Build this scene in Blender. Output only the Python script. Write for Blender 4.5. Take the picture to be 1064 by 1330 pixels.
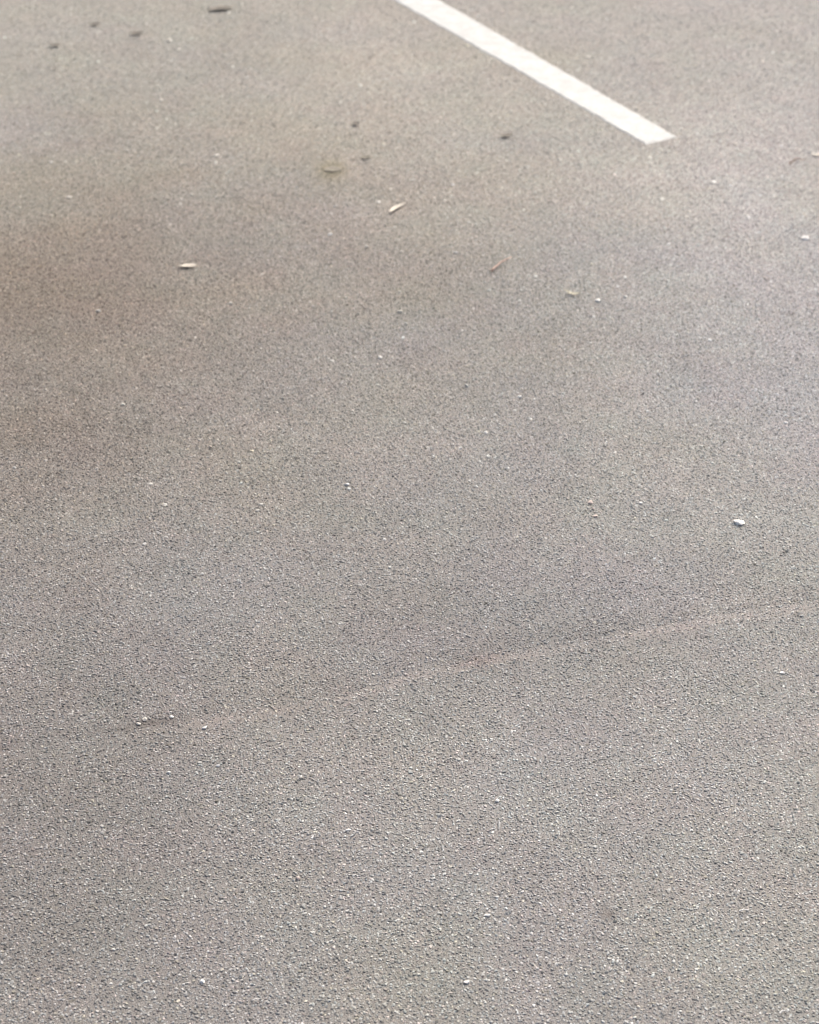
import bpy, bmesh, math, random
import numpy as np

R = math.radians
sc = bpy.context.scene
for o in list(bpy.data.objects):
    bpy.data.objects.remove(o)

# ------------------------------------------------------------------ camera
CAM_H, PITCH, VFOV = 1.75, R(36.0), R(34.0)
cd = bpy.data.cameras.new('camera')
cam = bpy.data.objects.new('camera', cd)
sc.collection.objects.link(cam)
cam.location = (0, 0, CAM_H)
cam.rotation_euler = (R(90) - PITCH, 0, 0)
cd.sensor_fit = 'VERTICAL'
cd.sensor_height = 36.0
cd.lens = 18.0 / math.tan(VFOV / 2)
cd.clip_start, cd.clip_end = 0.05, 6000
cd.dof.use_dof = True
cd.dof.focus_distance = 2.45
cd.dof.aperture_fstop = 4.8
cd.dof.aperture_blades = 7
sc.camera = cam

# ------------------------------------------------------------------ light
SUN_EL, SUN_AZ = R(46), R(22)          # azimuth clockwise from +Y (away from the camera, to the right)
w = bpy.data.worlds.new('World')
sc.world = w
w.use_nodes = True
nt = w.node_tree
nt.nodes.clear()
sky = nt.nodes.new('ShaderNodeTexSky')
sky.sky_type = 'NISHITA'
sky.sun_disc = False
sky.sun_elevation = SUN_EL
sky.sun_rotation = SUN_AZ
sky.air_density = 1.0
sky.dust_density = 8.0
sky.ozone_density = 0.6
bg = nt.nodes.new('ShaderNodeBackground')
bg.inputs['Strength'].default_value = 0.15
wo = nt.nodes.new('ShaderNodeOutputWorld')
nt.links.new(sky.outputs[0], bg.inputs['Color'])
nt.links.new(bg.outputs[0], wo.inputs['Surface'])
sd = bpy.data.lights.new('sun', 'SUN')
sd.energy = 1.5
sd.angle = R(10)
sd.color = (1.0, 0.98, 0.90)
so = bpy.data.objects.new('sun', sd)
sc.collection.objects.link(so)
so.rotation_euler = (R(90) - SUN_EL, 0, math.pi - SUN_AZ)

sc.view_settings.view_transform = 'Standard'
sc.view_settings.look = 'None'
sc.view_settings.gamma = 1
sc.view_settings.use_curve_mapping = False
sc.view_settings.exposure = 0.57
sc.render.engine = 'CYCLES'
sc.cycles.use_denoising = True
sc.cycles.max_bounces = 5
sc.cycles.use_adaptive_sampling = False
sc.cycles.filter_width = 1.05

# ------------------------------------------------------------------ helpers
F = 665.0 / math.tan(VFOV / 2)          # focal length in pixels of the 1064 x 1330 photograph


def at(px, py):
    """point of the ground seen at a pixel of the photograph"""
    u, v = px - 532.0, py - 665.0
    den = F * math.sin(PITCH) + v * math.cos(PITCH)
    return CAM_H * u / den, CAM_H * (F * math.cos(PITCH) - v * math.sin(PITCH)) / den


def ppm(py):
    """pixels per metre across the picture at a row"""
    return (F * math.sin(PITCH) + (py - 665.0) * math.cos(PITCH)) / CAM_H


rng = np.random.default_rng(7)
LAT = rng.random((8, 256, 256))


def vnoise(x, y, k=0):
    x = np.asarray(x, float)
    y = np.asarray(y, float)
    xi, yi = np.floor(x).astype(int), np.floor(y).astype(int)
    fx, fy = x - xi, y - yi
    fx, fy = fx * fx * (3 - 2 * fx), fy * fy * (3 - 2 * fy)
    L = LAT[k]
    a, b = L[xi & 255, yi & 255], L[(xi + 1) & 255, yi & 255]
    c, d = L[xi & 255, (yi + 1) & 255], L[(xi + 1) & 255, (yi + 1) & 255]
    return (a * (1 - fx) + b * fx) * (1 - fy) + (c * (1 - fx) + d * fx) * fy - 0.5


def fbm(x, y, s, k=0, n=3):
    out, amp = 0, 1.0
    for i in range(n):
        out = out + amp * vnoise(x * s + 31.7 * i, y * s + 17.3 * i, (k + i) % 8)
        s, amp = s * 2.03, amp * 0.5
    return out


def sstep(a, b, x):
    t = np.clip((x - a) / (b - a), 0, 1)
    return t * t * (3 - 2 * t)


# paving joint: the edge between two laid strips of tarmac
SEAM = np.array([at(*p) for p in [(-60, 986), (0, 975), (90, 958), (185, 940), (300, 924), (400, 905), (470, 892),
                                  (560, 868), (660, 845), (760, 828), (850, 809), (950, 797), (1064, 779), (1140, 768)]])


def seam_y(x):
    x = np.asarray(x, float)
    y = np.interp(x, SEAM[:, 0], SEAM[:, 1])
    m0 = (SEAM[3, 1] - SEAM[0, 1]) / (SEAM[3, 0] - SEAM[0, 0])
    m1 = (SEAM[-1, 1] - SEAM[-4, 1]) / (SEAM[-1, 0] - SEAM[-4, 0])
    y = np.where(x < SEAM[0, 0], SEAM[0, 1] + m0 * (x - SEAM[0, 0]), y)
    y = np.where(x > SEAM[-1, 0], SEAM[-1, 1] + m1 * (x - SEAM[-1, 0]), y)
    return y + 0.012 * vnoise(x * 14, x * 0, 3) + 0.006 * vnoise(x * 60, x * 0, 5)


def seam_d(x, y):
    """> 0 on the camera's side of the joint"""
    return seam_y(x) - y


def height(x, y):
    d = seam_d(x, y)
    near = np.exp(-(np.asarray(x) ** 2 + (np.asarray(y) - 3) ** 2) / 60.0)
    step = 0.0011 * (1 - sstep(-0.006, 0.008, d)) * np.exp(-np.maximum(-d, 0) / 0.5)
    ridge = 0.0009 * np.exp(-((d - 0.018) / 0.014) ** 2)
    return near * (step + ridge + 0.004 * fbm(x, y, 1.1, 2) + 0.0014 * fbm(x, y, 9, 4))


def blob(x, y, px, py, rx, ry, wob=0.35):
    """soft-edged patch centred on a spot, radii in metres"""
    cx, cy = at(px, py)
    dx, dy = (x - cx) / rx, (y - cy) / ry
    r = dx * dx + dy * dy + wob * 2.2 * fbm(x, y, 2.4, 6) + wob * 1.0 * fbm(x, y, 11, 1)
    return np.exp(-np.maximum(r, 0))


def tint(x, y):
    """tone of the tarmac: broad pale and dark gradients, stains and worn strips, as a colour multiplier"""
    x, y = np.asarray(x, float), np.asarray(y, float)
    col = np.ones(x.shape + (3,))

    def mul(m, c):
        nonlocal col
        col = col * (1 + m[..., None] * (np.array(c) - 1))
    far_tone = sstep(2.5, 4.2, y + 0.9 * fbm(x, y, 0.9, 0))
    mul(far_tone, (1.15, 1.135, 1.065))  # broad gradient in the colour: paler and warmer farther off
    mul(sstep(-0.2, 1.1, x + 0.35 * fbm(x, y, 1.2, 7)), (1.10, 1.105, 1.10))  # broad gradient in the colour: paler towards the right
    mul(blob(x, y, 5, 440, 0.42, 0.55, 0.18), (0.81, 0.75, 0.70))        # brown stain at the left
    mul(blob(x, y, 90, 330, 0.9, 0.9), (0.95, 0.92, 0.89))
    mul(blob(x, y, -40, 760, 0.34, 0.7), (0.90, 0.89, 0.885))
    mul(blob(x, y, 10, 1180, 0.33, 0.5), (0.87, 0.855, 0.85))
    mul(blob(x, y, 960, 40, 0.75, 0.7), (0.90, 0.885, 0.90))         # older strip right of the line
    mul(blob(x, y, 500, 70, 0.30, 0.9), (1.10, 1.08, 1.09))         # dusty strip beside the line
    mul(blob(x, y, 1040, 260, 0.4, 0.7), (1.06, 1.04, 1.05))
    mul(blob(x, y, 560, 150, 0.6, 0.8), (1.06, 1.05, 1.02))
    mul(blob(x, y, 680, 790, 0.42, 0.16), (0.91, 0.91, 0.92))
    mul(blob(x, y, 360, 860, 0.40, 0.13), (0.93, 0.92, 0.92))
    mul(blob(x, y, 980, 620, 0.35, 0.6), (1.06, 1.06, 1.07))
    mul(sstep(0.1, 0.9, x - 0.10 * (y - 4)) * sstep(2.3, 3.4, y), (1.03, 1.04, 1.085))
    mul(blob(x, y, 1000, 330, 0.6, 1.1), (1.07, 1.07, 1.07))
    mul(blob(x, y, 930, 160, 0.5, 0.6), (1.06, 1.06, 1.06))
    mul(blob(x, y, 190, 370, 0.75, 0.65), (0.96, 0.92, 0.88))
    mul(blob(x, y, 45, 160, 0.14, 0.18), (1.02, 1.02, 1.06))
    mul(blob(x, y, 430, 222, 0.035, 0.06, 0.2), (0.80, 0.78, 0.62))   # oil spot
    v = 1 + 0.07 * fbm(x, y, 1.6, 5) + 0.08 * fbm(x, y, 7.5, 3) + 0.05 * fbm(x, y, 33, 0, 2)
    c1 = fbm(x, y, 13, 2, 2)          # rosy to greenish drift of the stone
    c2 = fbm(x, y, 5, 4, 2)
    col = col * v[..., None]
    col[..., 0] *= 1 + 0.03 * c1 + 0.015 * c2
    col[..., 1] *= 1 - 0.014 * c1 + 0.01 * c2
    col[..., 2] *= 1 + 0.0 * c1 - 0.04 * c2
    d = seam_d(x, y)
    ragged = 0.85 + 1.1 * fbm(x, y, 18, 6, 2)
    pale = np.exp(-((d - 0.015) / 0.0105) ** 2) * np.clip(ragged, 0.5, 1.2) * sstep(-0.50, -0.28, x)
    mul(pale, (1.185, 1.14, 1.125))
    mul(np.exp(-((d + 0.022) / 0.020) ** 2) * np.clip(0.7 + 1.2 * fbm(x, y, 8, 3, 2), 0.3, 1), (0.915, 0.905, 0.905))
    rosy = np.exp(-((d - 0.004) / 0.012) ** 2) * np.clip(fbm(x, y, 6, 1, 2) * 3, 0, 1)
    mul(rosy, (1.08, 0.94, 0.93))
    dark = np.exp(-((d + 0.004) / 0.007) ** 2) * (0.12 + 0.88 * sstep(-0.25, -0.42, x) * np.clip(0.5 + 2 * fbm(x, y, 9, 2), 0, 1))
    mul(dark, (0.74, 0.72, 0.71))
    cx, cy = at(200, 937)
    mul(np.exp(-((x - cx) / 0.034) ** 2 - ((seam_d(x, y) - 0.0) / 0.009) ** 2), (0.74, 0.71, 0.70))
    cx, cy = at(789, 1187)
    mul(np.exp(-((x - cx) / 0.012) ** 2 - ((y - cy) / 0.010) ** 2), (0.6, 0.56, 0.55))
    return col


def link(o, parent=None):
    sc.collection.objects.link(o)
    o.parent = parent
    return o


def tag(o, label=None, cat=None, group=None, kind=None):
    for k, v in (('label', label), ('category', cat), ('group', group), ('kind', kind)):
        if v:
            o[k] = v
    return o


def new_mat(name):
    m = bpy.data.materials.new(name)
    m.use_nodes = True
    t = m.node_tree
    b = t.nodes['Principled BSDF']
    return m, t, b


def N(t, kind, **kw):
    n = t.nodes.new(kind)
    for k, v in kw.items():
        setattr(n, k, v)
    return n


def mixc(t, fac, a, b, mode='MIX'):
    n = N(t, 'ShaderNodeMix', data_type='RGBA', blend_type=mode)
    for sock, v in ((n.inputs[0], fac), (n.inputs[6], a), (n.inputs[7], b)):
        if hasattr(v, 'is_output'):
            t.links.new(v, sock)
        elif isinstance(v, tuple):
            sock.default_value = v + (1,) if len(v) == 3 else v
        else:
            sock.default_value = v
    return n.outputs[2]


# ------------------------------------------------------------------ materials
ALB = 0.205           # weathered grey tarmac


def tarmac_material():
    m, t, b = new_mat('tarmac')
    co = N(t, 'ShaderNodeTexCoord')
    at_ = N(t, 'ShaderNodeAttribute', attribute_name='tint')
    bare = N(t, 'ShaderNodeAttribute', attribute_name='bare')      # 1 where no loose-set chippings are built
    vor = N(t, 'ShaderNodeTexVoronoi', feature='F1')
    vor.inputs['Scale'].default_value = 165
    t.links.new(co.outputs['Object'], vor.inputs['Vector'])
    vd = N(t, 'ShaderNodeTexVoronoi', feature='DISTANCE_TO_EDGE')
    vd.inputs['Scale'].default_value = 165
    t.links.new(co.outputs['Object'], vd.inputs['Vector'])
    sep = N(t, 'ShaderNodeSeparateColor')
    t.links.new(vor.outputs['Color'], sep.inputs[0])
    r1 = N(t, 'ShaderNodeValToRGB')
    cr = r1.color_ramp
    cr.elements[0].color = (0.15, 0.145, 0.14, 1)
    cr.elements[1].color = (0.47, 0.455, 0.435, 1)
    e = cr.elements.new(0.55)
    e.color = (0.255, 0.248, 0.24, 1)
    e = cr.elements.new(0.93)
    e.color = (0.33, 0.32, 0.305, 1)
    t.links.new(sep.outputs[0], r1.inputs[0])
    r2 = N(t, 'ShaderNodeMapRange')
    r2.inputs['From Max'].default_value = 0.16
    t.links.new(vd.outputs['Distance'], r2.inputs['Value'])
    chip = mixc(t, r2.outputs[0], (0.085, 0.082, 0.08), r1.outputs[0])
    nz = N(t, 'ShaderNodeTexNoise')
    nz.inputs['Scale'].default_value = 700
    nz.inputs['Detail'].default_value = 3
    t.links.new(co.outputs['Object'], nz.inputs['Vector'])
    r3 = N(t, 'ShaderNodeValToRGB')
    r3.color_ramp.elements[0].position = 0.32
    r3.color_ramp.elements[0].color = (0.10, 0.096, 0.092, 1)
    r3.color_ramp.elements[1].position = 0.72
    r3.color_ramp.elements[1].color = (0.31, 0.30, 0.288, 1)
    t.links.new(nz.outputs[0], r3.inputs[0])
    c = mixc(t, bare.outputs['Fac'], r3.outputs[0], chip)
    c = mixc(t, 1.0, c, at_.outputs['Color'], 'MULTIPLY')
    t.links.new(c, b.inputs['Base Color'])
    b.inputs['Roughness'].default_value = 0.68
    b.inputs['Specular IOR Level'].default_value = 0.35
    ad = N(t, 'ShaderNodeMath', operation='ADD')
    t.links.new(nz.outputs[0], ad.inputs[0])
    mu = N(t, 'ShaderNodeMath', operation='MULTIPLY')
    t.links.new(r2.outputs[0], mu.inputs[0])
    t.links.new(bare.outputs['Fac'], mu.inputs[1])
    t.links.new(mu.outputs[0], ad.inputs[1])
    bp = N(t, 'ShaderNodeBump')
    bp.inputs['Strength'].default_value = 0.8
    bp.inputs['Distance'].default_value = 0.002
    t.links.new(ad.outputs[0], bp.inputs['Height'])
    t.links.new(bp.outputs[0], b.inputs['Normal'])
    return m


def chipping_material():
    m, t, b = new_mat('chipping')
    a = N(t, 'ShaderNodeAttribute', attribute_name='tint', attribute_type='INSTANCER')
    co = N(t, 'ShaderNodeTexCoord')
    nz = N(t, 'ShaderNodeTexNoise')
    nz.inputs['Scale'].default_value = 2.2
    t.links.new(co.outputs['Object'], nz.inputs['Vector'])
    mr = N(t, 'ShaderNodeMapRange')
    mr.inputs['To Min'].default_value = 0.7
    mr.inputs['To Max'].default_value = 1.3
    t.links.new(nz.outputs[0], mr.inputs['Value'])
    cc = N(t, 'ShaderNodeCombineColor')
    for i in range(3):
        t.links.new(mr.outputs[0], cc.inputs[i])
    c = mixc(t, 1.0, a.outputs['Color'], cc.outputs[0], 'MULTIPLY')
    t.links.new(c, b.inputs['Base Color'])
    b.inputs['Roughness'].default_value = 0.7
    b.inputs['Specular IOR Level'].default_value = 0.35
    return m


def simple_material(name, c0, c1, scale=60.0, rough=0.7, bump=0.0):
    m, t, b = new_mat(name)
    co = N(t, 'ShaderNodeTexCoord')
    nz = N(t, 'ShaderNodeTexNoise')
    nz.inputs['Scale'].default_value = scale
    nz.inputs['Detail'].default_value = 4
    t.links.new(co.outputs['Object'], nz.inputs['Vector'])
    rp = N(t, 'ShaderNodeMapRange')
    rp.inputs['From Min'].default_value = 0.3
    rp.inputs['From Max'].default_value = 0.7
    t.links.new(nz.outputs[0], rp.inputs['Value'])
    t.links.new(mixc(t, rp.outputs[0], c0, c1), b.inputs['Base Color'])
    b.inputs['Roughness'].default_value = rough
    b.inputs['Specular IOR Level'].default_value = 0.35
    if bump:
        bp = N(t, 'ShaderNodeBump')
        bp.inputs['Strength'].default_value = 0.6
        bp.inputs['Distance'].default_value = bump
        t.links.new(nz.outputs[0], bp.inputs['Height'])
        t.links.new(bp.outputs[0], b.inputs['Normal'])
    return m


M_TAR = tarmac_material()
M_CHIP = chipping_material()
M_PALE_LEAF = simple_material('pale_dry_leaf', (0.50, 0.45, 0.38), (0.62, 0.57, 0.49), 90)
M_DARK_LEAF = simple_material('brown_leaf', (0.075, 0.067, 0.057), (0.20, 0.18, 0.155), 45)
M_OLIVE_LEAF = simple_material('olive_leaf', (0.13, 0.118, 0.092), (0.21, 0.195, 0.16), 70)
M_ROSY_TWIG = simple_material('rosy_twig', (0.40, 0.27, 0.22), (0.52, 0.37, 0.31), 120)
M_BROWN_TWIG = simple_material('brown_twig', (0.15, 0.09, 0.065), (0.24, 0.16, 0.12), 120)
M_STRAW = simple_material('straw', (0.36, 0.33, 0.24), (0.54, 0.51, 0.41), 120)
M_STONE = simple_material('white_stone', (0.62, 0.60, 0.57), (0.78, 0.76, 0.73), 240, 0.6, 0.0006)
M_BEIGE = simple_material('beige_stone', (0.46, 0.435, 0.395), (0.58, 0.55, 0.50), 240, 0.65, 0.0006)
M_PINK = simple_material('pink_stone', (0.52, 0.42, 0.38), (0.66, 0.57, 0.52), 240, 0.65, 0.0006)
M_PAPER = simple_material('white_scrap', (0.76, 0.74, 0.70), (0.84, 0.82, 0.78), 200, 0.7, 0.0004)


def paint_material():
    m, t, b = new_mat('road_paint')
    co = N(t, 'ShaderNodeTexCoord')
    n1 = N(t, 'ShaderNodeTexNoise')
    n1.inputs['Scale'].default_value = 26
    n1.inputs['Detail'].default_value = 5
    t.links.new(co.outputs['Object'], n1.inputs['Vector'])
    r = N(t, 'ShaderNodeValToRGB')
    r.color_ramp.elements[0].position = 0.36
    r.color_ramp.elements[0].color = (0.335, 0.350, 0.355, 1)
    r.color_ramp.elements[1].position = 0.62
    r.color_ramp.elements[1].color = (0.395, 0.415, 0.420, 1)
    t.links.new(n1.outputs[0], r.inputs[0])
    v = N(t, 'ShaderNodeTexVoronoi', feature='F1')
    v.inputs['Scale'].default_value = 170
    t.links.new(co.outputs['Object'], v.inputs['Vector'])
    s = N(t, 'ShaderNodeSeparateColor')
    t.links.new(v.outputs['Color'], s.inputs[0])
    g = N(t, 'ShaderNodeMath', operation='GREATER_THAN')
    g.inputs[1].default_value = 0.93
    t.links.new(s.outputs[0], g.inputs[0])
    c = mixc(t, g.outputs[0], r.outputs[0], (0.31, 0.322, 0.325))
    t.links.new(c, b.inputs['Base Color'])
    b.inputs['Roughness'].default_value = 0.6
    bp = N(t, 'ShaderNodeBump')
    bp.inputs['Strength'].default_value = 0.5
    bp.inputs['Distance'].default_value = 0.0015
    t.links.new(v.outputs['Distance'], bp.inputs['Height'])
    t.links.new(bp.outputs[0], b.inputs['Normal'])
    return m


M_PAINT = paint_material()

# ------------------------------------------------------------------ ground
X0, X1, Y0, Y1 = -2.3, 2.3, 0.75, 6.6         # where the chippings are built


def cover(x, y):
    """1 inside the area with built chippings, 0 outside, ragged edge"""
    j = 0.15 * fbm(x, y, 4, 0)
    half = 0.80 + 0.20 * y + j
    return sstep(half + 0.12, half - 0.12, np.abs(x)) * sstep(Y0, Y0 + 0.2, y + j) * sstep(Y1, Y1 - 0.6, y + j)


def axis(lo, hi, step, reach):
    a = list(np.arange(lo, hi + step / 2, step))
    s, v = step, hi
    while v < reach:
        s *= 1.45
        v += s
        a.append(v)
    s, v = step, lo
    while v > -reach:
        s *= 1.45
        v -= s
        a.insert(0, v)
    return np.array(a)


def build_ground():
    xs, ys = axis(X0, X1, 0.012, 1500), axis(Y0, Y1, 0.012, 1500)
    gx, gy = np.meshgrid(xs, ys)
    nx, ny = len(xs), len(ys)
    co = np.stack([gx, gy, height(gx, gy)], -1).reshape(-1, 3)
    i = np.arange(nx * ny).reshape(ny, nx)
    q = np.stack([i[:-1, :-1], i[:-1, 1:], i[1:, 1:], i[1:, :-1]], -1).reshape(-1, 4)
    me = bpy.data.meshes.new('tarmac_ground')
    me.vertices.add(len(co))
    me.vertices.foreach_set('co', co.astype(np.float32).ravel())
    me.loops.add(q.size)
    me.loops.foreach_set('vertex_index', q.astype(np.int32).ravel())
    me.polygons.add(len(q))
    me.polygons.foreach_set('loop_start', np.arange(0, q.size, 4, dtype=np.int32))
    me.update(calc_edges=True)
    me.validate()
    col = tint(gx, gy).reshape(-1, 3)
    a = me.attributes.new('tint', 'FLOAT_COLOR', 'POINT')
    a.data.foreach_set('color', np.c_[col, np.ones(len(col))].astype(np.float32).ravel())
    bare = 1 - cover(gx, gy).ravel()
    a = me.attributes.new('bare', 'FLOAT', 'POINT')
    a.data.foreach_set('value', bare.astype(np.float32))
    me.polygons.foreach_set('use_smooth', np.ones(len(q), dtype=bool))
    me.materials.append(M_TAR)
    o = bpy.data.objects.new('ground', me)
    return tag(link(o), kind='structure')


build_ground()

# ------------------------------------------------------------------ painted line
P_END_A, P_END_B = np.array(at(839, 188.5)), np.array(at(878.5, 178.5))     # the two corners of its near end
P_FAR_A, P_FAR_B = np.array(at(514, 1)), np.array(at(572, 1))
LINE_DIR = (P_FAR_A - P_END_A) / np.linalg.norm(P_FAR_A - P_END_A)
LINE_N = np.array([LINE_DIR[1], -LINE_DIR[0]])
LINE_W = abs(np.dot(P_END_B - P_END_A, LINE_N))
LINE_SKEW = np.dot(P_END_B - P_END_A, LINE_DIR)


WIDEN = (np.dot(P_FAR_B - P_END_A, LINE_N) - LINE_W) / np.dot(P_FAR_B - P_END_A, LINE_DIR)     # hand-sprayed: a little wider farther on


def line_uv(x, y):
    dx, dy = x - P_END_A[0], y - P_END_A[1]
    return dx * LINE_DIR[0] + dy * LINE_DIR[1], dx * LINE_N[0] + dy * LINE_N[1]


def build_line():
    """a raised bead of road paint, its edges slightly uneven"""
    L, du = 4.8, 0.008
    us = np.arange(0, L, du)
    vs = np.array([0, 0.03, 0.25, 0.5, 0.75, 0.97, 1.0])
    verts, faces = [], []
    for k, u in enumerate(us):
        for j, v in enumerate(vs):
            e0 = 0.0040 * float(fbm(np.array(u), np.array(3.0), 70, 1))
            e1 = 0.0040 * float(fbm(np.array(u), np.array(9.0), 70, 3))
            vv = e0 + v * (LINE_W + WIDEN * u + e1 - e0)
            uu = u + v * LINE_SKEW * max(0, 1 - u / 0.2)
            if k == 0:
                uu += 0.0015 * math.sin(v * 9)
            p = P_END_A + LINE_DIR * uu + LINE_N * vv
            edge = (j in (0, len(vs) - 1)) or k == 0
            z = float(height(p[0], p[1])) + (0.0005 if edge else 0.0024)
            verts.append((p[0], p[1], z))
    n = len(vs)
    for k in range(len(us) - 1):
        for j in range(n - 1):
            a = k * n + j
            faces.append((a, a + 1, a + n + 1, a + n))
    me = bpy.data.meshes.new('painted_line')
    c = P_END_A
    me.from_pydata([(x - c[0], y - c[1], z) for x, y, z in verts], [], faces)
    me.update()
    if me.polygons[0].normal.z < 0:
        me.flip_normals()
    me.materials.append(M_PAINT)
    o = bpy.data.objects.new('painted_line', me)
    o.location = (c[0], c[1], 0)
    link(o)
    tag(o, 'white painted parking bay line, its squared end lying on the grey tarmac', 'road marking')


build_line()

# ------------------------------------------------------------------ chippings set in the tarmac


def chip_mesh(seed):
    r = random.Random(seed)
    bm = bmesh.new()
    bmesh.ops.create_icosphere(bm, subdivisions=1, radius=1.0)
    ax, ay = r.uniform(0.85, 1.35), r.uniform(0.75, 1.0)
    for v in bm.verts:
        k = r.uniform(0.78, 1.15)
        v.co = (v.co.x * ax * k, v.co.y * ay * k, v.co.z * k)
        if v.co.z > 0.55:
            v.co.z = 0.55 + 0.3 * (v.co.z - 0.55)     # tops worn flat by tyres
    for f in list(bm.faces):
        if all(v.co.z < -0.3 for v in f.verts):
            bm.faces.remove(f)
    me = bpy.data.meshes.new('chipping')
    bm.to_mesh(me)
    bm.free()
    me.materials.append(M_CHIP)
    return me


def build_chippings():
    sp = 0.0040
    gx, gy = np.meshgrid(np.arange(X0, X1, sp), np.arange(Y0, Y1, sp))
    gx, gy = gx.ravel(), gy.ravel()
    gx = gx + (rng.random(gx.size) - 0.5) * sp * 1.5
    gy = gy + (rng.random(gy.size) - 0.5) * sp * 1.0
    keep = rng.random(gx.size) < cover(gx, gy)
    keep &= rng.random(gx.size) < (1 - 0.45 * sstep(3.2, 5.2, gy))
    gx, gy = gx[keep], gy[keep]
    d = seam_d(gx, gy)
    u, v = line_uv(gx, gy)
    on_line = (u > -0.002) & (v > -0.002) & (v < LINE_W + WIDEN * u + 0.002)
    dens = 0.93 - 0.34 * np.exp(-((d - 0.020) / 0.016) ** 2) * np.clip(0.75 + fbm(gx, gy, 16, 2), 0, 1)
    dens -= 0.35 * np.exp(-((d + 0.004) / 0.006) ** 2) * sstep(-0.25, -0.40, gx)
    dens += 0.25 * fbm(gx, gy, 40, 5, 2)
    cx, cy = at(789, 1187)
    dens -= 0.7 * np.exp(-((gx - cx) / 0.011) ** 2 - ((gy - cy) / 0.010) ** 2)
    keep = (rng.random(gx.size) < dens) & ~on_line
    gx, gy = gx[keep], gy[keep]
    n = gx.size
    far = sstep(3.0, 5.0, gy)
    rad = (0.00145 + 0.0011 * rng.random(n) ** 1.5) * (1 + 0.25 * far)
    big = rng.random(n) < 0.02
    rad = np.where(big, rad * 1.35, rad)
    fleck = rng.random(n) < 0.0022 * sstep(2.1, 2.6, gy)          # odd pale stones that catch the eye farther off
    rad = np.where(fleck, rad * (1.3 + 0.8 * rng.random(n)), rad)
    z = height(gx, gy) + rad * (-0.05 - 0.15 * far + 0.45 * (rng.random(n) - 0.45))
    # stone colours: mostly mid grey, some rosy, some buff, a few near white
    raw = 0.20 * np.maximum(blob(gx, gy, 20, 470, 0.55, 0.7), 0.45 * blob(gx, gy, -20, 800, 0.4, 0.6))     # coarser, scoured surface
    val = 0.265 * np.exp((0.32 - 0.12 * far + raw) * rng.standard_normal(n))
    white = (rng.random(n) < 0.014) | fleck
    val = np.where(white, 0.40 + 0.2 * rng.random(n), np.clip(val, 0.08, 0.44))
    c = np.stack([val * 0.985, val, val * 0.98], -1)
    kind = rng.random(n)
    c[kind < 0.10] *= (1.08, 0.97, 0.95)
    c[(kind > 0.10) & (kind < 0.17)] *= (1.05, 1.0, 0.88)
    c[(kind > 0.17) & (kind < 0.27)] *= (0.95, 1.0, 1.02)
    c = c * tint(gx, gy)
    me = bpy.data.meshes.new('chippings')
    me.vertices.add(n)
    me.vertices.foreach_set('co', np.stack([gx, gy, z], -1).astype(np.float32).ravel())
    a = me.attributes.new('tint', 'FLOAT_COLOR', 'POINT')
    a.data.foreach_set('color', np.c_[c, np.ones(n)].astype(np.float32).ravel())
    a = me.attributes.new('turn', 'FLOAT_VECTOR', 'POINT')
    rot = np.stack([0.30 * rng.standard_normal(n), 0.30 * rng.standard_normal(n), rng.random(n) * 6.283], -1)
    a.data.foreach_set('vector', rot.astype(np.float32).ravel())
    a = me.attributes.new('size', 'FLOAT_VECTOR', 'POINT')
    s = np.stack([rad, rad, rad * (0.62 + 0.3 * rng.random(n))], -1)
    a.data.foreach_set('vector', s.astype(np.float32).ravel())
    a = me.attributes.new('pick', 'INT', 'POINT')
    NV = 12
    a.data.foreach_set('value', rng.integers(0, NV, n).astype(np.int32))
    o = link(bpy.data.objects.new('chippings', me))
    tag(o, 'pale grey stone chippings set close together in the tarmac surface', 'chippings', kind='stuff')
    # twelve chip shapes, of which geometry nodes set one at each point
    vc = bpy.data.collections.new('chipping_shapes')
    for i in range(NV):
        vo = bpy.data.objects.new('chipping_shape', chip_mesh(100 + i))
        vc.objects.link(vo)
    ng = bpy.data.node_groups.new('set_chippings', 'GeometryNodeTree')
    ng.interface.new_socket('Geometry', in_out='INPUT', socket_type='NodeSocketGeometry')
    ng.interface.new_socket('Geometry', in_out='OUTPUT', socket_type='NodeSocketGeometry')
    gi, go = ng.nodes.new('NodeGroupInput'), ng.nodes.new('NodeGroupOutput')
    ci = ng.nodes.new('GeometryNodeCollectionInfo')
    ci.inputs['Collection'].default_value = vc
    ci.inputs['Separate Children'].default_value = True
    ci.inputs['Reset Children'].default_value = True
    ip = ng.nodes.new('GeometryNodeInstanceOnPoints')
    ip.inputs['Pick Instance'].default_value = True

    def attr(nm, ty):
        q = ng.nodes.new('GeometryNodeInputNamedAttribute')
        q.data_type = ty
        q.inputs['Name'].default_value = nm
        return q.outputs['Attribute']
    e2r = ng.nodes.new('FunctionNodeEulerToRotation')
    L = ng.links.new
    L(gi.outputs[0], ip.inputs['Points'])
    L(ci.outputs[0], ip.inputs['Instance'])
    L(attr('pick', 'INT'), ip.inputs['Instance Index'])
    L(attr('turn', 'FLOAT_VECTOR'), e2r.inputs[0])
    L(e2r.outputs[0], ip.inputs['Rotation'])
    L(attr('size', 'FLOAT_VECTOR'), ip.inputs['Scale'])
    L(ip.outputs[0], go.inputs[0])
    md = o.modifiers.new('set_chippings', 'NODES')
    md.node_group = ng
    print('chippings:', n, LINE_W, WIDEN)


build_chippings()

# ------------------------------------------------------------------ loose things lying on the tarmac
TOP = 0.0016          # how far the chippings stand above the sheet


def place(o, px, py, rz=0.0, lift=0.0):
    x, y = at(px, py)
    o.location = (x, y, float(height(x, y)) + TOP + lift)
    o.rotation_euler = (0, 0, rz)
    return o


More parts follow.
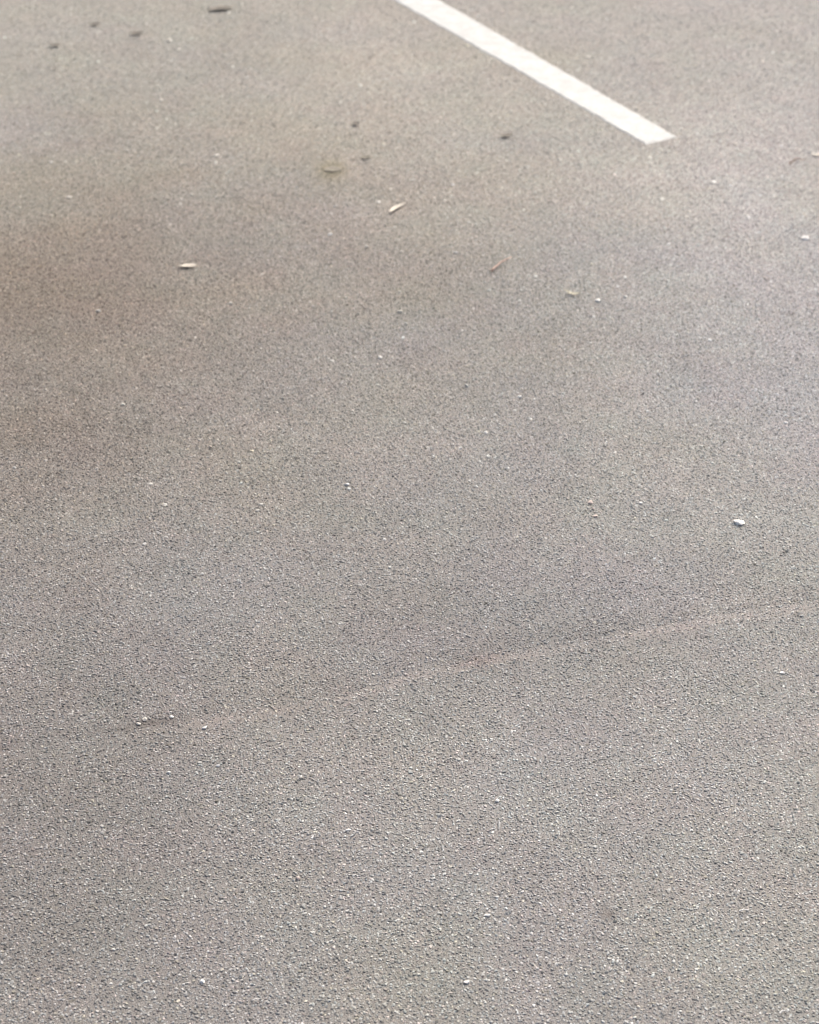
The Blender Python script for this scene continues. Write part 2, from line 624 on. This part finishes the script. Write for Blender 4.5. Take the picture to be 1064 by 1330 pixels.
def leaf(name, px, py, length, width, deg, mat, label, cat='leaf', curl=0.25, fold=0.25, lift=0.002, seed=0, group=None,
         tip=1.0, twist=0.0):
    r = random.Random(seed)
    nu, nv = 14, 6
    bm = bmesh.new()
    rows = []
    wob = [r.uniform(-1, 1) for _ in range(nu + 1)]
    for i in range(nu + 1):
        t = i / nu
        w_ = width * 0.5 * (math.sin(math.pi * t ** tip) ** 0.85) * (1 + 0.10 * wob[i]) + 0.0004
        bend = 0.10 * length * math.sin(math.pi * t)
        row = []
        for j in range(nv + 1):
            s = j / nv * 2 - 1
            z = fold * abs(s) * w_ + curl * length * (2 * t - 1) ** 2 * 0.5 + twist * s * w_ * (2 * t - 1)
            z += 0.04 * w_ * math.sin(5 * t + 3 * s + seed)
            row.append(bm.verts.new(((t - 0.5) * length, s * w_ + bend, max(z, -0.001))))
        rows.append(row)
    for i in range(nu):
        for j in range(nv):
            bm.faces.new((rows[i][j], rows[i + 1][j], rows[i + 1][j + 1], rows[i][j + 1]))
    bmesh.ops.recalc_face_normals(bm, faces=bm.faces)
    if sum(f.normal.z for f in bm.faces) < 0:
        bmesh.ops.reverse_faces(bm, faces=bm.faces)
    me = bpy.data.meshes.new(name)
    bm.to_mesh(me)
    bm.free()
    for p in me.polygons:
        p.use_smooth = True
    me.materials.append(mat)
    o = link(bpy.data.objects.new(name, me))
    md = o.modifiers.new('thickness', 'SOLIDIFY')
    md.thickness = 0.0005
    md.offset = 1
    place(o, px, py, R(deg), lift)
    return tag(o, label, cat, group)


def twig(name, px, py, length, rad, deg, mat, label, cat='twig', bow=0.1, rise=0.006, seed=0, lift=0.001):
    r = random.Random(seed)
    bm = bmesh.new()
    n, m = 12, 7
    rings = []
    for i in range(n + 1):
        t = i / n
        cx = (t - 0.5) * length
        cy = bow * length * (math.sin(math.pi * t) - 0.5) + r.uniform(-1, 1) * rad * 0.35
        cz = rad + rise * math.sin(math.pi * t) ** 2
        q = rad * (1.0 - 0.65 * t) * r.uniform(0.9, 1.12)
        rings.append([bm.verts.new((cx, cy + q * math.cos(2 * math.pi * k / m), cz + q * math.sin(2 * math.pi * k / m)))
                      for k in range(m)])
    for i in range(n):
        for k in range(m):
            bm.faces.new((rings[i][k], rings[i + 1][k], rings[i + 1][(k + 1) % m], rings[i][(k + 1) % m]))
    bm.faces.new(rings[0])
    bm.faces.new(rings[-1])
    bmesh.ops.recalc_face_normals(bm, faces=bm.faces)
    me = bpy.data.meshes.new(name)
    bm.to_mesh(me)
    bm.free()
    for p in me.polygons:
        p.use_smooth = True
    me.materials.append(mat)
    o = link(bpy.data.objects.new(name, me))
    place(o, px, py, R(deg), lift)
    return tag(o, label, cat)


def stone(name, px, py, sx, sy, sz, deg, mat, label, cat='pebble', seed=0, group=None, rough=0.07):
    """a broken, flattened stone; half sizes in metres"""
    r = random.Random(seed)
    bm = bmesh.new()
    bmesh.ops.create_icosphere(bm, subdivisions=2, radius=1.0)
    dirs = [(r.uniform(-1, 1), r.uniform(-1, 1), r.uniform(-0.3, 1), r.uniform(0.55, 0.85)) for _ in range(7)]
    for v in bm.verts:
        for a, b, c, lim in dirs:                       # broken facets
            l = math.sqrt(a * a + b * b + c * c)
            dd = (v.co.x * a + v.co.y * b + v.co.z * c) / l
            if dd > lim:
                v.co.x -= (dd - lim) * a / l
                v.co.y -= (dd - lim) * b / l
                v.co.z -= (dd - lim) * c / l
        k = r.uniform(1 - rough, 1 + rough)
        v.co = (v.co.x * sx * k, v.co.y * sy * k, (v.co.z * k + 0.55) * sz)
    me = bpy.data.meshes.new(name)
    bm.to_mesh(me)
    bm.free()
    me.materials.append(mat)
    o = link(bpy.data.objects.new(name, me))
    place(o, px, py, R(deg))
    o.location.z -= 0.0012
    return tag(o, label, cat, group)


# leaves, far rows first
leaf('leaf', 287, 14, 0.080, 0.030, 14, M_DARK_LEAF, 'dark brown curled leaf at the top of the tarmac, largest of the dark leaves', curl=0.06, fold=0.2, seed=1)
leaf('leaf', 123, 34, 0.038, 0.016, 4, M_DARK_LEAF, 'small dark leaf scrap, left of the other dark leaf in the far left corner', seed=2)
leaf('leaf', 177, 46, 0.044, 0.018, 3, M_DARK_LEAF, 'narrow dark leaf lying level, just below the largest dark leaf', seed=3)
leaf('leaf', 72, 61, 0.030, 0.019, 22, M_DARK_LEAF, 'tiny dark leaf scrap with a pale speck beside it, nearest the left edge', seed=4)
leaf('leaf', 658, 179, 0.034, 0.016, 18, M_DARK_LEAF, 'thin black leaf sliver lying alone below the white line', seed=5)
leaf('leaf', 462, 163, 0.021, 0.019, 10, M_DARK_LEAF, 'tiny dark leaf crumb in the open tarmac left of the white line', seed=6)
leaf('leaf', 475, 207, 0.026, 0.014, 4, M_OLIVE_LEAF, 'small thin olive leaf scrap above the pale willow-shaped leaf', seed=7)
leaf('leaf', 432, 222, 0.044, 0.034, 6, M_OLIVE_LEAF, 'broad olive leaf scrap lying flat in a greenish stain', curl=0.0, fold=0.0, lift=0.0003, seed=8)
leaf('leaf', 516, 273, 0.060, 0.0115, 55, M_PALE_LEAF, 'cream willow-shaped leaf lying slantwise on the tarmac', curl=0.12, fold=0.3, seed=9)
leaf('leaf', 244, 348, 0.040, 0.013, 4, M_PALE_LEAF, 'cream crumpled leaf with a thin stalk, lying level beside the brown stain', curl=0.16, fold=0.25, seed=10, twist=0.3)
leaf('grass_blade', 743, 384, 0.038, 0.0065, -22, M_STRAW, 'curled straw coloured grass blade left of two small white pebbles', 'grass blade', curl=0.5, fold=0.3, seed=11)
leaf('leaf', 1060, 203, 0.026, 0.010, -14, M_BEIGE, 'pale leaf scrap cut off by the right edge', seed=12)

# twigs
twig('twig', 651, 345, 0.080, 0.0026, 54, M_ROSY_TWIG, 'thin reddish twig lying slantwise in the middle of the tarmac', bow=0.02, rise=0.003, seed=1)
twig('twig', 1035, 211, 0.046, 0.0020, 28, M_BROWN_TWIG, 'short brown twig near the right edge', bow=0.06, seed=2)
twig('splinter', 966, 1184, 0.0135, 0.0011, 6, M_PAPER, 'white splinter lying level on the near tarmac at the right', 'splinter', bow=0.05, rise=0.001, seed=3)
twig('splinter', 1017, 1317, 0.012, 0.0011, 12, M_PAPER, 'white curved splinter at the bottom right of the tarmac', 'splinter', bow=0.2, rise=0.001, seed=4)
twig('splinter', 333, 1300, 0.0095, 0.0010, 7, M_STONE, 'white splinter at the bottom of the tarmac, left of the middle', 'splinter', bow=0.0, rise=0.001, seed=5)
twig('stem', 232, 349, 0.012, 0.0008, 2, M_PALE_LEAF, 'pale thin stem lying at the left end of the cream crumpled leaf', 'stem', bow=0.05, rise=0.001, seed=6)

# the white scrap and the pebbles
stone('white_chip', 960, 679, 0.0120, 0.0080, 0.0046, 12, M_PAPER, 'white jagged chip, the brightest and largest on the open tarmac at the right', 'chip', seed=23, rough=0.24)
PEBBLES = [
    (767, 653, .0056, .0042, .0030, 15, M_PINK, 'pinkish white pebble, upper of three close together above the paving joint'),
    (771, 661, .0026, .0026, .0020, 0, M_PINK, 'smallest of three pebbles close together, between the other two'),
    (774, 671, .0054, .0036, .0026, -8, M_PINK, 'cream pebble, lowest of three close together above the paving joint'),
    (832, 654, .0038, .0034, .0024, 30, M_STONE, 'small pale pebble between three pink pebbles and the white jagged chip'),
    (776, 391, .0062, .0062, .0040, 0, M_PAPER, 'round white pebble right of the straw coloured grass blade'),
    (812, 386, .0048, .0050, .0032, 0, M_STONE, 'smaller white pebble right of the round white pebble by the grass blade'),
    (1046, 310, .0098, .0098, .0042, 0, M_STONE, 'broad flat pale pebble near the right edge'),
    (494, 465, .0044, .0044, .0030, 0, M_STONE, 'white pebble alone in the tarmac below the reddish twig'),
    (631, 563, .0040, .0036, .0026, 0, M_STONE, 'white pebble alone in the middle of the tarmac'),
    (451, 630, .0056, .0036, .0024, 5, M_STONE, 'cream flat pebble left of the middle of the tarmac'),
    (300, 395, .0050, .0046, .0030, 0, M_BEIGE, 'beige pebble right of the brown stain'),
    (210, 132, .0066, .0066, .0050, 0, M_BEIGE, 'beige pebble below the level dark leaf'),
    (221, 54, .0098, .0110, .0055, 20, M_BEIGE, 'beige flat pebble below the largest dark leaf'),
    (232, 66, .0076, .0080, .0050, 20, M_BEIGE, 'small beige pebble just below a flat beige pebble'),
    (282, 203, .0060, .0085, .0055, -20, M_BEIGE, 'tall beige pebble in the open tarmac at the upper left'),
    (90, 257, .0082, .0060, .0040, 0, M_BEIGE, 'cream pebble above the brown stain'),
    (67, 212, .0048, .0040, .0034, 0, M_STONE, 'small pale pebble near the left edge above the brown stain'),
    (442, 134, .0060, .0046, .0034, 0, M_BEIGE, 'small beige pebble left of the white line'),
    (764, 75, .0080, .0080, .0046, 0, M_BEIGE, 'beige pebble above the white line at the right'),
    (727, 208, .0078, .0060, .0040, 0, M_BEIGE, 'beige pebble below the end of the white line, to its left'),
    (927, 237, .0062, .0070, .0042, 0, M_STONE, 'pale pebble right of and below the end of the white line'),
    (956, 188, .0066, .0072, .0042, 0, M_BEIGE, 'beige pebble level with the end of the white line'),
    (895, 274, .0060, .0052, .0036, 0, M_BEIGE, 'beige pebble left of the flat pale pebble at the right'),
    (492, 263, .0046, .0050, .0032, 0, M_STONE, 'tiny pale pebble just left of the cream willow-shaped leaf'),
    (588, 241, .0056, .0040, .0030, 0, M_STONE, 'tiny pale pebble right of the cream willow-shaped leaf'),
    (429, 305, .0056, .0054, .0030, 0, M_STONE, 'pale pebble below the greenish stain'),
    (476, 321, .0054, .0060, .0034, 10, M_BEIGE, 'beige pebble below the cream willow-shaped leaf'),
    (592, 329, .0056, .0034, .0026, 8, M_STONE, 'pale flat pebble left of the reddish twig'),
    (674, 330, .0050, .0046, .0030, 0, M_BEIGE, 'beige pebble right of the reddish twig'),
    (519, 405, .0070, .0044, .0030, 0, M_BEIGE, 'flat beige pebble in the tarmac left of the reddish twig'),
    (128, 405, .0056, .0046, .0034, 0, M_BEIGE, 'cream pebble in the middle of the brown stain'),
    (188, 934, .0046, .0042, .0022, 20, M_BEIGE, 'exposed stone in the dark broken part of the paving joint'),
    (180, 940, .0042, .0032, .0020, -10, M_BEIGE, 'lower exposed stone in the dark broken part of the paving joint'),
    (223, 931, .0036, .0030, .0022, 0, M_PAPER, 'white stone in the paving joint right of the broken part'),
    (266, 945, .0044, .0026, .0022, 4, M_STONE, 'pale flat stone just below the paving joint at the left'),
    (646, 1040, .0036, .0032, .0026, 20, M_PAPER, 'white pebble alone on the near tarmac below the paving joint'),
    (283, 994, .0038, .0026, .0022, 0, M_PAPER, 'small white pebble below the left part of the paving joint'),
    (219, 1003, .0038, .0024, .0022, 0, M_STONE, 'small pale pebble left of another one below the paving joint'),
    (1016, 874, .0048, .0026, .0022, 6, M_PAPER, 'white flat pebble near the right edge below the paving joint'),
    (387, 1140, .0036, .0036, .0028, 0, M_PINK, 'pinkish white pebble on the near tarmac left of the middle'),
    (633, 1189, .0046, .0026, .0022, 5, M_STONE, 'pale flat pebble right of the middle of the near tarmac'),
    (606, 1276, .0042, .0026, .0022, 0, M_STONE, 'pale flat pebble at the bottom of the tarmac in the middle'),
    (263, 1275, .0038, .0036, .0028, 10, M_PAPER, 'white pebble at the bottom of the tarmac at the left'),
    (452, 1078, .0046, .0024, .0020, 4, M_STONE, 'pale flat pebble on the near tarmac left of a white one'),
]
for k, (px, py, sx, sy, sz, deg, mat, label) in enumerate(PEBBLES):
    rough = 0.18 if 900 < py < 950 else 0.09
    if py < 300:
        sz *= 0.6
    stone('pebble', px, py, sx, sy, sz, deg, mat, label, seed=40 + k, rough=rough, group='pebbles lying loose on the tarmac')
